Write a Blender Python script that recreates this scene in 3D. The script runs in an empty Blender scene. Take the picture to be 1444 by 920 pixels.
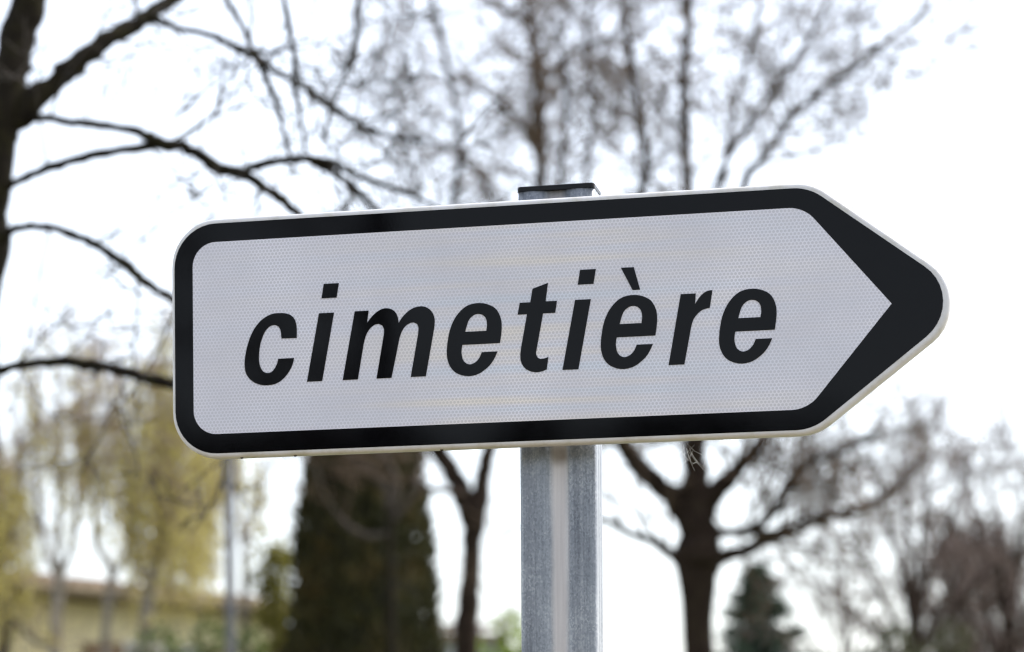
import bpy, bmesh, math, random
from mathutils import Vector, Matrix, noise as mnoise

# ------------------------------------------------------------------ camera, sky, sun, exposure
scene = bpy.context.scene
C = scene.collection
FPX, CX, Y0, ROLL, CAM_Z = 3450.0, 722.0, 1150.0, math.radians(0.4), 1.6   # photograph is 1444 px wide
SIGN_DIST, PSI = 2.46, math.radians(12.2)

cam_data = bpy.data.cameras.new('camera')
cam = bpy.data.objects.new('camera', cam_data); C.objects.link(cam)
cam_data.sensor_fit = 'HORIZONTAL'; cam_data.sensor_width = 36.0
cam_data.lens = FPX / 1444.0 * 36.0
cam_data.shift_y = (Y0 - 460.0) / 1444.0            # level camera, rising front: verticals stay parallel
cam_data.clip_start = 0.05; cam_data.clip_end = 2000.0
cam.location = (0, 0, CAM_Z)
cam.rotation_euler = (math.radians(90), ROLL, 0)
cam_data.dof.use_dof = True
cam_data.dof.focus_distance = SIGN_DIST
cam_data.dof.aperture_fstop = 5.2
cam_data.dof.aperture_blades = 0
scene.camera = cam

SUN_AZ, SUN_EL = math.radians(70), math.radians(50)   # azimuth measured from +Y towards +X (ahead, to the right)
world = bpy.data.worlds.new('World'); scene.world = world; world.use_nodes = True
wn, wl = world.node_tree.nodes, world.node_tree.links
wn.clear()
sky = wn.new('ShaderNodeTexSky'); sky.sky_type = 'NISHITA'; sky.sun_disc = False
sky.sun_elevation = SUN_EL; sky.sun_rotation = SUN_AZ
sky.air_density = 1.0; sky.dust_density = 2.5; sky.ozone_density = 1.0
bg = wn.new('ShaderNodeBackground'); bg.inputs['Strength'].default_value = 0.15
wo = wn.new('ShaderNodeOutputWorld')
veil = wn.new('ShaderNodeHueSaturation'); veil.inputs['Saturation'].default_value = 0.45    # thin white cloud over the whole sky
wl.new(sky.outputs['Color'], veil.inputs['Color']); wl.new(veil.outputs['Color'], bg.inputs['Color']); wl.new(bg.outputs['Background'], wo.inputs['Surface'])

sun_data = bpy.data.lights.new('sun', 'SUN'); sun_data.energy = 1.5; sun_data.angle = math.radians(10)
sun_data.color = (1.0, 0.96, 0.9)
sun = bpy.data.objects.new('sun', sun_data); C.objects.link(sun)
sd = Vector((math.sin(SUN_AZ) * math.cos(SUN_EL), math.cos(SUN_AZ) * math.cos(SUN_EL), math.sin(SUN_EL)))
sun.rotation_euler = sd.to_track_quat('Z', 'Y').to_euler()
sun.location = (0, 0, 30)

scene.view_settings.view_transform = 'Standard'; scene.view_settings.look = 'None'
scene.view_settings.exposure = 1.47; scene.view_settings.gamma = 1.0
scene.view_settings.use_curve_mapping = False
scene.cycles.use_denoising = True
scene.cycles.max_bounces = 6; scene.cycles.transparent_max_bounces = 4
scene.cycles.filter_width = 1.3

# ------------------------------------------------------------------ helpers
def at(px, py, Y):
    """point of the place seen at photo pixel (px, py), Y metres ahead"""
    u, v = px - CX, Y0 - py
    c, s = math.cos(ROLL), math.sin(ROLL)
    u, v = u * c + v * s, -u * s + v * c
    return Vector((u / FPX * Y, Y, CAM_Z + v / FPX * Y))

def link(name, me, mat, parent=None, kind=None):
    o = bpy.data.objects.new(name, me); C.objects.link(o)
    if mat and not me.materials: me.materials.append(mat)
    if parent is not None: o.parent = parent
    if kind: o['kind'] = kind
    return o

def tag(o, label, cat, group=None):
    o['label'] = label; o['category'] = cat
    if group: o['group'] = group
    return o

def thing(name, label, cat, loc, group=None, rotz=0.0):
    o = bpy.data.objects.new(name, None); C.objects.link(o)
    o.empty_display_size = 0.2
    o.location = loc; o.rotation_euler = (0, 0, rotz)
    return tag(o, label, cat, group)

class Acc:
    """collects vertices and faces in world space; build() links them as one mesh about an origin"""
    def __init__(self): self.v, self.f, self.sm = [], [], []
    def tube(self, pts, rad, n=6, cap=True):
        base = len(self.v); m = len(pts)
        prev = None
        for i, p in enumerate(pts):
            a = pts[max(i - 1, 0)]; b = pts[min(i + 1, m - 1)]
            d = (b - a)
            d = d.normalized() if d.length > 1e-9 else Vector((0, 0, 1))
            if prev is None:
                x = d.orthogonal().normalized()
            else:
                x = (prev - d * prev.dot(d))
                x = x.normalized() if x.length > 1e-6 else d.orthogonal().normalized()
            prev = x; y = d.cross(x)
            for k in range(n):
                ang = 2 * math.pi * k / n
                self.v.append(p + (x * math.cos(ang) + y * math.sin(ang)) * rad[i])
        for i in range(m - 1):
            for k in range(n):
                k2 = (k + 1) % n
                self.f.append((base + i * n + k, base + i * n + k2, base + (i + 1) * n + k2, base + (i + 1) * n + k))
        if cap and n > 3:
            self.f.append(tuple(base + k for k in reversed(range(n))))
            self.f.append(tuple(base + (m - 1) * n + k for k in range(n)))
    def quad(self, p, u, w):
        b = len(self.v)
        self.v += [p - u, p + w, p + u, p - w]
        self.f.append((b, b + 1, b + 2, b + 3))
    def blade(self, p, u, w):
        """a leaf creased along its length"""
        b = len(self.v); nrm = u.cross(w)
        nrm = nrm.normalized() * w.length * 0.4 if nrm.length > 1e-12 else nrm
        self.v += [p, p + u * 0.5 + w + nrm, p + u, p + u * 0.5 - w + nrm]
        self.f += [(b, b + 1, b + 2), (b, b + 2, b + 3)]
    def box(self, lo, hi):
        b = len(self.v)
        for z in (lo[2], hi[2]):
            self.v += [Vector((lo[0], lo[1], z)), Vector((hi[0], lo[1], z)), Vector((hi[0], hi[1], z)), Vector((lo[0], hi[1], z))]
        self.f += [tuple(b + i for i in q) for q in ((3, 2, 1, 0), (4, 5, 6, 7), (0, 1, 5, 4), (1, 2, 6, 5), (2, 3, 7, 6), (3, 0, 4, 7))]
    def build(self, name, mat, parent=None, origin=None, smooth=True, kind=None):
        o3 = Vector(origin) if origin is not None else (parent.location.copy() if parent is not None else Vector())
        me = bpy.data.meshes.new(name)
        me.from_pydata([tuple(v - o3) for v in self.v], [], self.f)
        if smooth: me.polygons.foreach_set('use_smooth', [True] * len(me.polygons))
        me.update()
        ob = link(name, me, mat, parent, kind)
        if parent is None: ob.location = o3
        return ob

def catmull(pts, sub=4, closed=False):
    """pts: list of tuples of equal length; returns a denser smooth list"""
    out = []; n = len(pts)
    rng = range(n) if closed else range(n - 1)
    g = (lambda i: pts[i % n]) if closed else (lambda i: pts[min(max(i, 0), n - 1)])
    for i in rng:
        a, b, c, d = g(i - 1), g(i), g(i + 1), g(i + 2)
        for s in range(sub):
            t = s / sub
            out.append(tuple(0.5 * (2 * q + (r - p) * t + (2 * p - 5 * q + 4 * r - w) * t * t + (3 * q - p - 3 * r + w) * t ** 3)
                             for p, q, r, w in zip(a, b, c, d)))
    if not closed: out.append(tuple(pts[-1]))
    return out

# ------------------------------------------------------------------ materials
def mat_new(name):
    m = bpy.data.materials.new(name); m.use_nodes = True
    nt = m.node_tree
    return m, nt, nt.nodes['Principled BSDF']

def N(nt, kind, **kw):
    n = nt.nodes.new(kind)
    for k, v in kw.items(): setattr(n, k, v)
    return n

def math_node(nt, op, a, b=None, c=None):
    n = N(nt, 'ShaderNodeMath', operation=op)
    for i, v in enumerate((a, b, c)):
        if v is None: continue
        if isinstance(v, (int, float)): n.inputs[i].default_value = v
        else: nt.links.new(v, n.inputs[i])
    return n.outputs[0]

def ramp(nt, fac, stops):
    r = N(nt, 'ShaderNodeValToRGB')
    el = r.color_ramp.elements
    while len(el) < len(stops): el.new(0.5)
    for e, (p, c) in zip(el, stops): e.position = p; e.color = (*c, 1)
    nt.links.new(fac, r.inputs['Fac'])
    return r.outputs['Color']

def noise_tex(nt, scale, detail=4, rough=0.55, stretch=None, coords='Object'):
    tc = N(nt, 'ShaderNodeTexCoord')
    n = N(nt, 'ShaderNodeTexNoise'); n.inputs['Scale'].default_value = scale
    n.inputs['Detail'].default_value = detail; n.inputs['Roughness'].default_value = rough
    src = tc.outputs[coords]
    if stretch:
        mp = N(nt, 'ShaderNodeMapping'); mp.inputs['Scale'].default_value = stretch
        nt.links.new(src, mp.inputs['Vector']); src = mp.outputs['Vector']
    nt.links.new(src, n.inputs['Vector'])
    return n.outputs['Fac']

def add_bump(nt, bsdf, height, strength=0.3, dist=0.01):
    b = N(nt, 'ShaderNodeBump'); b.inputs['Strength'].default_value = strength; b.inputs['Distance'].default_value = dist
    nt.links.new(height, b.inputs['Height']); nt.links.new(b.outputs['Normal'], bsdf.inputs['Normal'])

def simple(name, stops, scale=20, rough=0.8, bump=0.3, bdist=0.01, stretch=None, detail=5, metallic=0.0, spec=0.5):
    m, nt, b = mat_new(name)
    f = noise_tex(nt, scale, detail, 0.6, stretch)
    nt.links.new(ramp(nt, f, stops), b.inputs['Base Color'])
    b.inputs['Roughness'].default_value = rough; b.inputs['Metallic'].default_value = metallic
    b.inputs['Specular IOR Level'].default_value = spec
    if bump: add_bump(nt, b, f, bump, bdist)
    return m

def leaf_mat(name, c1, c2, c3, scale=3.0, trans=0.4, rough=0.6):
    m, nt, b = mat_new(name)
    f = noise_tex(nt, scale, 3, 0.6)
    col = ramp(nt, f, [(0.3, c1), (0.5, c2), (0.7, c3)])
    nt.links.new(col, b.inputs['Base Color']); b.inputs['Roughness'].default_value = rough
    b.inputs['Specular IOR Level'].default_value = 0.3
    tr = N(nt, 'ShaderNodeBsdfTranslucent'); nt.links.new(col, tr.inputs['Color'])
    mx = N(nt, 'ShaderNodeMixShader'); mx.inputs['Fac'].default_value = trans
    out = nt.nodes['Material Output']
    nt.links.new(b.outputs[0], mx.inputs[1]); nt.links.new(tr.outputs[0], mx.inputs[2]); nt.links.new(mx.outputs[0], out.inputs['Surface'])
    return m

M = {}
M['bark_moss_shade'] = simple('moss_and_shade_bark', [(0.3, (0.008, 0.006, 0.0045)), (0.5, (0.014, 0.011, 0.007)), (0.66, (0.022, 0.019, 0.008)), (0.8, (0.032, 0.028, 0.02))], 26, 0.9, 0.7, 0.006, spec=0.12)  # real moss on the nearest tree, painted shade on the small tree's trunk
M['bark_brown'] = simple('brown_bark', [(0.3, (0.015, 0.009, 0.0065)), (0.55, (0.026, 0.017, 0.012)), (0.75, (0.034, 0.026, 0.014))], 14, 0.9, 0.6, 0.01, spec=0.12)
M['bark_grey'] = simple('grey_bark', [(0.3, (0.055, 0.044, 0.038)), (0.6, (0.085, 0.07, 0.06)), (0.8, (0.11, 0.095, 0.08))], 12, 0.9, 0.5, 0.01, spec=0.12)
M['bark_birch'] = simple('birch_bark', [(0.35, (0.10, 0.085, 0.075)), (0.5, (0.26, 0.235, 0.21)), (0.7, (0.38, 0.36, 0.33))], 9, 0.8, 0.4, 0.006, (1, 1, 3), spec=0.12)
M['twig_brown'] = simple('brown_twig', [(0.35, (0.07, 0.047, 0.032)), (0.65, (0.13, 0.092, 0.064))], 6, 0.85, 0, spec=0.12)
M['twig_dark'] = simple('dark_twig', [(0.35, (0.03, 0.026, 0.022)), (0.65, (0.06, 0.052, 0.045))], 9, 0.85, 0, spec=0.12)
M['twig_purple'] = simple('purple_twig', [(0.35, (0.115, 0.084, 0.075)), (0.65, (0.19, 0.145, 0.128))], 3, 0.85, 0, spec=0.12)
M['twig_pink'] = simple('birch_twig', [(0.35, (0.20, 0.15, 0.12)), (0.65, (0.30, 0.24, 0.19))], 4, 0.85, 0, spec=0.12)
M['leaf_willow'] = leaf_mat('catkin_leaf', (0.34, 0.285, 0.075), (0.46, 0.405, 0.12), (0.57, 0.51, 0.20), 2.2, 0.5)
M['leaf_cypress'] = leaf_mat('cypress_spray', (0.020, 0.020, 0.008), (0.046, 0.045, 0.014), (0.10, 0.074, 0.026), 2.6, 0.1)
M['leaf_fir'] = leaf_mat('fir_needle', (0.035, 0.055, 0.036), (0.056, 0.086, 0.056), (0.082, 0.118, 0.078), 3.0, 0.12)
M['leaf_green'] = leaf_mat('shrub_leaf', (0.055, 0.078, 0.02), (0.088, 0.118, 0.032), (0.13, 0.16, 0.055), 3.0, 0.4)
M['leaf_dull'] = leaf_mat('dull_leaf', (0.04, 0.043, 0.02), (0.062, 0.065, 0.03), (0.085, 0.085, 0.047), 3.0, 0.35)
M['leaf_bright'] = leaf_mat('spring_leaf', (0.17, 0.23, 0.04), (0.25, 0.32, 0.06), (0.32, 0.4, 0.09), 3.0, 0.45)
M['leaf_olive'] = leaf_mat('olive_leaf', (0.15, 0.15, 0.03), (0.23, 0.22, 0.05), (0.30, 0.28, 0.075), 3.0, 0.4)
M['leaf_hedge'] = leaf_mat('hedge_leaf', (0.018, 0.02, 0.009), (0.04, 0.036, 0.016), (0.09, 0.07, 0.035), 1.6, 0.15)
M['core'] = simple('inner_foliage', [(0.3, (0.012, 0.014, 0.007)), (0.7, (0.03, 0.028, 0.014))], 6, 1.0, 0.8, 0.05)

def mat_grass():
    m, nt, b = mat_new('grass_ground')
    f = noise_tex(nt, 0.6, 6, 0.65); g = noise_tex(nt, 30, 4, 0.6)
    mix = math_node(nt, 'MULTIPLY_ADD', g, 0.45, math_node(nt, 'MULTIPLY', f, 0.55))
    nt.links.new(ramp(nt, mix, [(0.3, (0.045, 0.06, 0.02)), (0.5, (0.075, 0.095, 0.03)), (0.7, (0.12, 0.12, 0.05))]), b.inputs['Base Color'])
    b.inputs['Roughness'].default_value = 1.0; add_bump(nt, b, g, 0.8, 0.05)
    return m
M['grass'] = mat_grass()
M['path'] = simple('sandy_path', [(0.3, (0.13, 0.105, 0.062)), (0.7, (0.19, 0.155, 0.095))], 40, 0.95, 0.5, 0.01)
M['bounce_pale'] = simple('pale_bounce', [(0.3, (0.42, 0.37, 0.27)), (0.7, (0.52, 0.47, 0.36))], 30, 0.95, 0.5, 0.01)  # surface of the added ground that throws light at the house
M['kerb'] = simple('kerb_stone', [(0.3, (0.28, 0.27, 0.25)), (0.7, (0.38, 0.36, 0.33))], 30, 0.9, 0.3, 0.004)

def mat_film():
    """white retroreflective sheeting: sealed honeycomb cells, paler cell walls, faint lot banding"""
    m, nt, b = mat_new('retroreflective_film')
    tc = N(nt, 'ShaderNodeTexCoord')
    P = 0.0038                                                    # cell pitch in metres
    sc = N(nt, 'ShaderNodeVectorMath', operation='SCALE'); sc.inputs['Scale'].default_value = 1.0 / P
    nt.links.new(tc.outputs['Object'], sc.inputs[0])
    sep = N(nt, 'ShaderNodeSeparateXYZ'); nt.links.new(sc.outputs[0], sep.inputs[0])
    x, y = sep.outputs['X'], sep.outputs['Z']
    S3 = math.sqrt(3.0)
    def cell(ox, oy):
        ax = math_node(nt, 'ABSOLUTE', math_node(nt, 'SUBTRACT', math_node(nt, 'FLOORED_MODULO', math_node(nt, 'ADD', x, ox), 1.0), 0.5))
        ay = math_node(nt, 'ABSOLUTE', math_node(nt, 'SUBTRACT', math_node(nt, 'FLOORED_MODULO', math_node(nt, 'ADD', y, oy), S3), S3 / 2))
        return math_node(nt, 'MAXIMUM', ax, math_node(nt, 'ADD', math_node(nt, 'MULTIPLY', ax, 0.5), math_node(nt, 'MULTIPLY', ay, S3 / 2)))
    hexd = math_node(nt, 'MINIMUM', cell(0, 0), cell(0.5, S3 / 2))   # 0 in a cell's middle, 0.5 on its wall
    mr = N(nt, 'ShaderNodeMapRange'); mr.interpolation_type = 'SMOOTHSTEP'
    mr.inputs['From Min'].default_value = 0.27; mr.inputs['From Max'].default_value = 0.47
    nt.links.new(hexd, mr.inputs['Value'])
    bands = noise_tex(nt, 1.0, 2, 0.5, (2.2, 1, 55))
    blot = noise_tex(nt, 5.0, 3, 0.6)
    fine = noise_tex(nt, 420, 2, 0.6)
    patch = noise_tex(nt, 4.0, 2, 0.5)
    sx = N(nt, 'ShaderNodeSeparateXYZ'); nt.links.new(tc.outputs['Object'], sx.inputs[0])
    dx = math_node(nt, 'ABSOLUTE', math_node(nt, 'SUBTRACT', sx.outputs['X'], 0.0))
    mk = N(nt, 'ShaderNodeMapRange'); mk.interpolation_type = 'SMOOTHSTEP'              # the lot banding is strongest mid-panel
    mk.inputs['From Min'].default_value = 0.30; mk.inputs['From Max'].default_value = 0.04
    mk.inputs['To Min'].default_value = 0.15; mk.inputs['To Max'].default_value = 1.0
    nt.links.new(dx, mk.inputs['Value'])
    tint = ramp(nt, bands, [(0.36, (0.595, 0.622, 0.69)), (0.5, (0.63, 0.615, 0.66)), (0.64, (0.68, 0.635, 0.60))])
    mixc = N(nt, 'ShaderNodeMix', data_type='RGBA')
    nt.links.new(math_node(nt, 'MULTIPLY', mk.outputs['Result'], math_node(nt, 'MULTIPLY_ADD', patch, 1.4, 0.2)), mixc.inputs['Factor'])
    mixc.inputs['A'].default_value = (0.625, 0.618, 0.68, 1)
    nt.links.new(tint, mixc.inputs['B'])
    cellvar = noise_tex(nt, 9.0, 3, 0.6)
    val = math_node(nt, 'ADD', 0.88, math_node(nt, 'MULTIPLY', mr.outputs['Result'], math_node(nt, 'MULTIPLY_ADD', cellvar, 0.5, 0.0)))
    speck = N(nt, 'ShaderNodeMapRange'); speck.inputs['From Min'].default_value = 0.735; speck.inputs['From Max'].default_value = 0.77
    speck.inputs['To Max'].default_value = 0.22; nt.links.new(noise_tex(nt, 70, 2, 0.5), speck.inputs['Value'])
    val = math_node(nt, 'SUBTRACT', val, speck.outputs['Result'])
    val = math_node(nt, 'ADD', val, math_node(nt, 'MULTIPLY', math_node(nt, 'SUBTRACT', blot, 0.5), 0.14))
    val = math_node(nt, 'ADD', val, math_node(nt, 'MULTIPLY', math_node(nt, 'SUBTRACT', fine, 0.5), 0.16))
    v2 = N(nt, 'ShaderNodeVectorMath', operation='SCALE'); nt.links.new(mixc.outputs['Result'], v2.inputs[0]); nt.links.new(val, v2.inputs['Scale'])
    nt.links.new(v2.outputs[0], b.inputs['Base Color'])
    b.inputs['Roughness'].default_value = 0.35; b.inputs['Specular IOR Level'].default_value = 0.4
    add_bump(nt, b, mr.outputs['Result'], 0.08, 0.0003)
    return m
M['film'] = mat_film()

def mat_black():
    m, nt, b = mat_new('black_film')
    f = noise_tex(nt, 60, 4, 0.6); g = noise_tex(nt, 900, 2, 0.5)
    nt.links.new(ramp(nt, f, [(0.3, (0.0014, 0.0014, 0.0020)), (0.7, (0.0022, 0.0022, 0.003))]), b.inputs['Base Color'])
    nt.links.new(math_node(nt, 'MULTIPLY_ADD', f, 0.06, 0.02), b.inputs['Roughness'])
    b.inputs['Specular IOR Level'].default_value = 0.12
    add_bump(nt, b, g, 0.02, 0.0003)
    return m
M['black'] = mat_black()

def mat_rim():
    m, nt, b = mat_new('painted_aluminium')
    f = noise_tex(nt, 35, 5, 0.65); g = noise_tex(nt, 6, 3, 0.5, (3, 3, 1))
    col = ramp(nt, f, [(0.3, (0.50, 0.48, 0.43)), (0.5, (0.63, 0.62, 0.62)), (0.75, (0.68, 0.68, 0.70))])
    nt.links.new(col, b.inputs['Base Color'])
    b.inputs['Roughness'].default_value = 0.45
    add_bump(nt, b, f, 0.1, 0.001)
    return m
M['rim'] = mat_rim()

def mat_zinc(name, groove_x, lip_z):
    """hot-dip zinc: fine crystals, drawn streaks, a smooth paler strip where the groove was rolled, a rusty run under the panel"""
    m, nt, b = mat_new(name)
    tc = N(nt, 'ShaderNodeTexCoord')
    sx = N(nt, 'ShaderNodeSeparateXYZ'); nt.links.new(tc.outputs['Object'], sx.inputs[0])
    vor = N(nt, 'ShaderNodeTexVoronoi'); vor.inputs['Scale'].default_value = 620.0
    mp = N(nt, 'ShaderNodeMapping'); mp.inputs['Scale'].default_value = (1, 1, 0.7)
    nt.links.new(tc.outputs['Object'], mp.inputs['Vector']); nt.links.new(mp.outputs['Vector'], vor.inputs['Vector'])
    bw = N(nt, 'ShaderNodeRGBToBW'); nt.links.new(vor.outputs['Color'], bw.inputs[0])
    streak = noise_tex(nt, 70, 4, 0.6, (5, 5, 0.12)); big = noise_tex(nt, 14, 4, 0.6, (1.5, 1.5, 0.5)); where = noise_tex(nt, 30, 3, 0.6)
    cry = math_node(nt, 'MULTIPLY', bw.outputs[0], math_node(nt, 'MULTIPLY', where, 0.44))
    v = math_node(nt, 'ADD', cry, math_node(nt, 'ADD', math_node(nt, 'MULTIPLY', streak, 0.40), math_node(nt, 'MULTIPLY', big, 0.42)))
    base = ramp(nt, v, [(0.32, (0.14, 0.155, 0.185)), (0.55, (0.28, 0.30, 0.335)), (0.78, (0.48, 0.50, 0.53))])
    wob = math_node(nt, 'MULTIPLY', math_node(nt, 'SUBTRACT', big, 0.5), 0.006)
    dx = math_node(nt, 'ABSOLUTE', math_node(nt, 'ADD', math_node(nt, 'SUBTRACT', sx.outputs['X'], groove_x + 0.001), wob))
    gr = N(nt, 'ShaderNodeMapRange'); gr.interpolation_type = 'SMOOTHSTEP'
    gr.inputs['From Min'].default_value = 0.0120; gr.inputs['From Max'].default_value = 0.0035
    gr.inputs['To Min'].default_value = 0.0; gr.inputs['To Max'].default_value = 0.88
    nt.links.new(dx, gr.inputs['Value'])
    pale = ramp(nt, streak, [(0.3, (0.60, 0.555, 0.545)), (0.7, (0.70, 0.655, 0.64))])
    m1 = N(nt, 'ShaderNodeMix', data_type='RGBA'); nt.links.new(gr.outputs['Result'], m1.inputs['Factor']); nt.links.new(base, m1.inputs['A']); nt.links.new(pale, m1.inputs['B'])
    dz = math_node(nt, 'ABSOLUTE', math_node(nt, 'SUBTRACT', sx.outputs['Z'], lip_z))
    rz = N(nt, 'ShaderNodeMapRange'); rz.interpolation_type = 'SMOOTHSTEP'
    rz.inputs['From Min'].default_value = 0.014; rz.inputs['From Max'].default_value = 0.0; nt.links.new(dz, rz.inputs['Value'])
    rust = math_node(nt, 'MULTIPLY', rz.outputs['Result'], math_node(nt, 'MULTIPLY', gr.outputs['Result'], math_node(nt, 'MULTIPLY', where, 1.3)))
    m2 = N(nt, 'ShaderNodeMix', data_type='RGBA'); nt.links.new(rust, m2.inputs['Factor']); nt.links.new(m1.outputs['Result'], m2.inputs['A']); m2.inputs['B'].default_value = (0.09, 0.05, 0.025, 1)
    nt.links.new(m2.outputs['Result'], b.inputs['Base Color'])
    b.inputs['Metallic'].default_value = 0.5
    nt.links.new(math_node(nt, 'MULTIPLY_ADD', v, 0.2, 0.30), b.inputs['Roughness'])
    add_bump(nt, b, v, 0.12, 0.0006)
    return m
M['cap'] = simple('black_plastic', [(0.3, (0.004, 0.004, 0.005)), (0.7, (0.007, 0.007, 0.008))], 60, 0.35, 0.1, 0.001, spec=0.2)
M['dirt'] = simple('dirt', [(0.3, (0.02, 0.016, 0.01)), (0.7, (0.05, 0.04, 0.025))], 300, 1.0, 0)
M['silk'] = simple('spider_silk', [(0.3, (0.6, 0.58, 0.55)), (0.7, (0.75, 0.73, 0.7))], 50, 0.4, 0)
M['bolt'] = simple('bolt_steel', [(0.3, (0.35, 0.35, 0.36)), (0.7, (0.5, 0.5, 0.5))], 80, 0.4, 0.1, 0.001, metallic=0.9)
M['wall_cream'] = simple('cream_render', [(0.3, (0.80, 0.71, 0.43)), (0.7, (0.86, 0.79, 0.53))], 3, 0.95, 0.2, 0.005)
M['wall_grey'] = simple('pale_grey_render', [(0.3, (0.42, 0.43, 0.46)), (0.7, (0.52, 0.53, 0.56))], 2, 0.95, 0.2, 0.005)
M['roof'] = simple('clay_tile', [(0.3, (0.09, 0.058, 0.038)), (0.55, (0.13, 0.084, 0.055)), (0.75, (0.16, 0.118, 0.075))], 7, 0.9, 0.3, 0.01)
M['wood'] = simple('brown_eaves_wood', [(0.3, (0.07, 0.052, 0.022)), (0.7, (0.12, 0.09, 0.04))], 8, 0.8, 0.3, 0.004, (1, 1, 6))
M['shutter'] = simple('shutter_paint', [(0.3, (0.16, 0.10, 0.05)), (0.7, (0.22, 0.14, 0.07))], 8, 0.7, 0.2, 0.003)
M['frame'] = simple('window_frame_paint', [(0.3, (0.55, 0.54, 0.5)), (0.7, (0.65, 0.64, 0.6))], 10, 0.6, 0)
m, nt, b = mat_new('window_glass'); b.inputs['Base Color'].default_value = (0.03, 0.035, 0.04, 1); b.inputs['Roughness'].default_value = 0.06; M['glass'] = m
M['pole'] = simple('grey_pole_steel', [(0.3, (0.09, 0.09, 0.10)), (0.7, (0.14, 0.14, 0.15))], 18, 0.6, 0.2, 0.002, metallic=0.3)

# ------------------------------------------------------------------ the setting
def slab(name, pts, z, mat, kind='structure'):
    a = Acc(); a.v = [Vector((x, y, z)) for x, y in pts]; a.f = [tuple(range(len(pts)))]
    o = a.build(name, mat, smooth=False, kind=kind); return o
slab('ground', [(-600, -600), (600, -600), (600, 900), (-600, 900)], 0.0, M['grass'])
pv = slab('path', [(-40, -5.0), (40, -5.0), (40, 3.6), (-40, 3.6)], 0.004, M['path'])
for x in range(-20, 20):                                            # kerb stones along the far side of the path
    a = Acc(); a.box((x * 1.0 + 0.004, 3.604, 0.0), (x * 1.0 + 0.996, 3.72, 0.11)); a.build('kerb_stone', M['kerb'], pv, smooth=False)

slab('bounce_ground', [(-13, 5.0), (-1.9, 20.0), (-2.65, 25.3), (-13, 12.9)], 0.004, M['bounce_pale'])  # pale ground added to bounce light onto the cream wall

# ------------------------------------------------------------------ the sign
sign_c = at(788, 455, SIGN_DIST)
T = Vector((math.cos(PSI), -math.sin(PSI), 0)); NN = Vector((-math.sin(PSI), -math.cos(PSI), 0))
POST_D = 0.043                                                      # post front behind the sign face
base = sign_c - NN * POST_D - NN * 0.02; base.z = 0
sign = thing('road_sign', 'white arrow-shaped direction sign reading cimetière, black border, on galvanised steel post', 'road sign', base, None, -PSI)
# local frame of the sign: x along the panel, y away from the viewer, z up; panel origin at sign_c
OFF = Vector((0, -(POST_D + 0.02), sign_c.z))

def fillet(corners, radii, off=0.0, seg=10):
    """clockwise polygon (TL, TR, tip, BR, BL) with rounded corners, offset inwards by off"""
    n = len(corners); P = [Vector(c) for c in corners]
    lines = []
    for i in range(n):
        d = (P[(i + 1) % n] - P[i]).normalized(); nin = Vector((d.y, -d.x))
        lines.append((P[i] + nin * off, d, nin))
    out = []
    for i in range(n):
        a, b = lines[i - 1], lines[i]
        den = a[1].x * b[1].y - a[1].y * b[1].x
        w = b[0] - a[0]; k = (w.x * b[1].y - w.y * b[1].x) / den
        corner = a[0] + a[1] * k
        r = max(radii[i] - off, 0.2)
        turn = a[1].angle(b[1]); tl = r * math.tan(turn / 2)
        cen = corner - a[1] * tl + a[2] * r
        a0 = math.atan2(-a[2].y, -a[2].x)
        for s in range(seg + 1):
            ang = a0 - turn * s / seg
            out.append((cen.x + r * math.cos(ang), cen.y + r * math.sin(ang)))
    return out

PANEL = [(-410.8, 126.0), (254.9, 126.0), (419.7, 2.4), (257.0, -122.2), (-410.8, -122.2)]; PR = (49, 52, 47.5, 52, 49)
BLACK = [(-406.9, 120.5), (251.0, 120.5), (408.9, 2.6), (253.6, -117.9), (-406.9, -117.9)]; BR_ = (45, 48, 43, 48, 45)
FIELD = [(-387.0, 101.3), (246.3, 101.3), (331.4, 2.1), (248.9, -97.8), (-387.0, -97.8)]; FR = (25, 34, 0.6, 34, 25)
FAR = 0.030                                                          # panel depth (folded edge)

def ringmesh(name, loops, mat, parent, close_first=False, close_last=False, smooth=True, loc=OFF):
    """loops: list of (list of (x mm, z mm), depth mm)"""
    v, f = [], []; n = len(loops[0][0])
    for pts, d in loops: v += [(x / 1000, d / 1000, z / 1000) for x, z in pts]
    for i in range(len(loops) - 1):
        for k in range(n):
            k2 = (k + 1) % n
            f.append((i * n + k, i * n + k2, (i + 1) * n + k2, (i + 1) * n + k))
    if close_first: f.append(tuple(reversed(range(n))))
    if close_last: f.append(tuple((len(loops) - 1) * n + k for k in range(n)))
    me = bpy.data.meshes.new(name); me.from_pydata(v, [], f); me.update()
    bm = bmesh.new(); bm.from_mesh(me); bmesh.ops.recalc_face_normals(bm, faces=bm.faces); bm.to_mesh(me); bm.free()
    if smooth:
        for p in me.polygons: p.use_smooth = len(p.vertices) == 4
    o = link(name, me, mat, parent); o.location = loc
    return o

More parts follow.
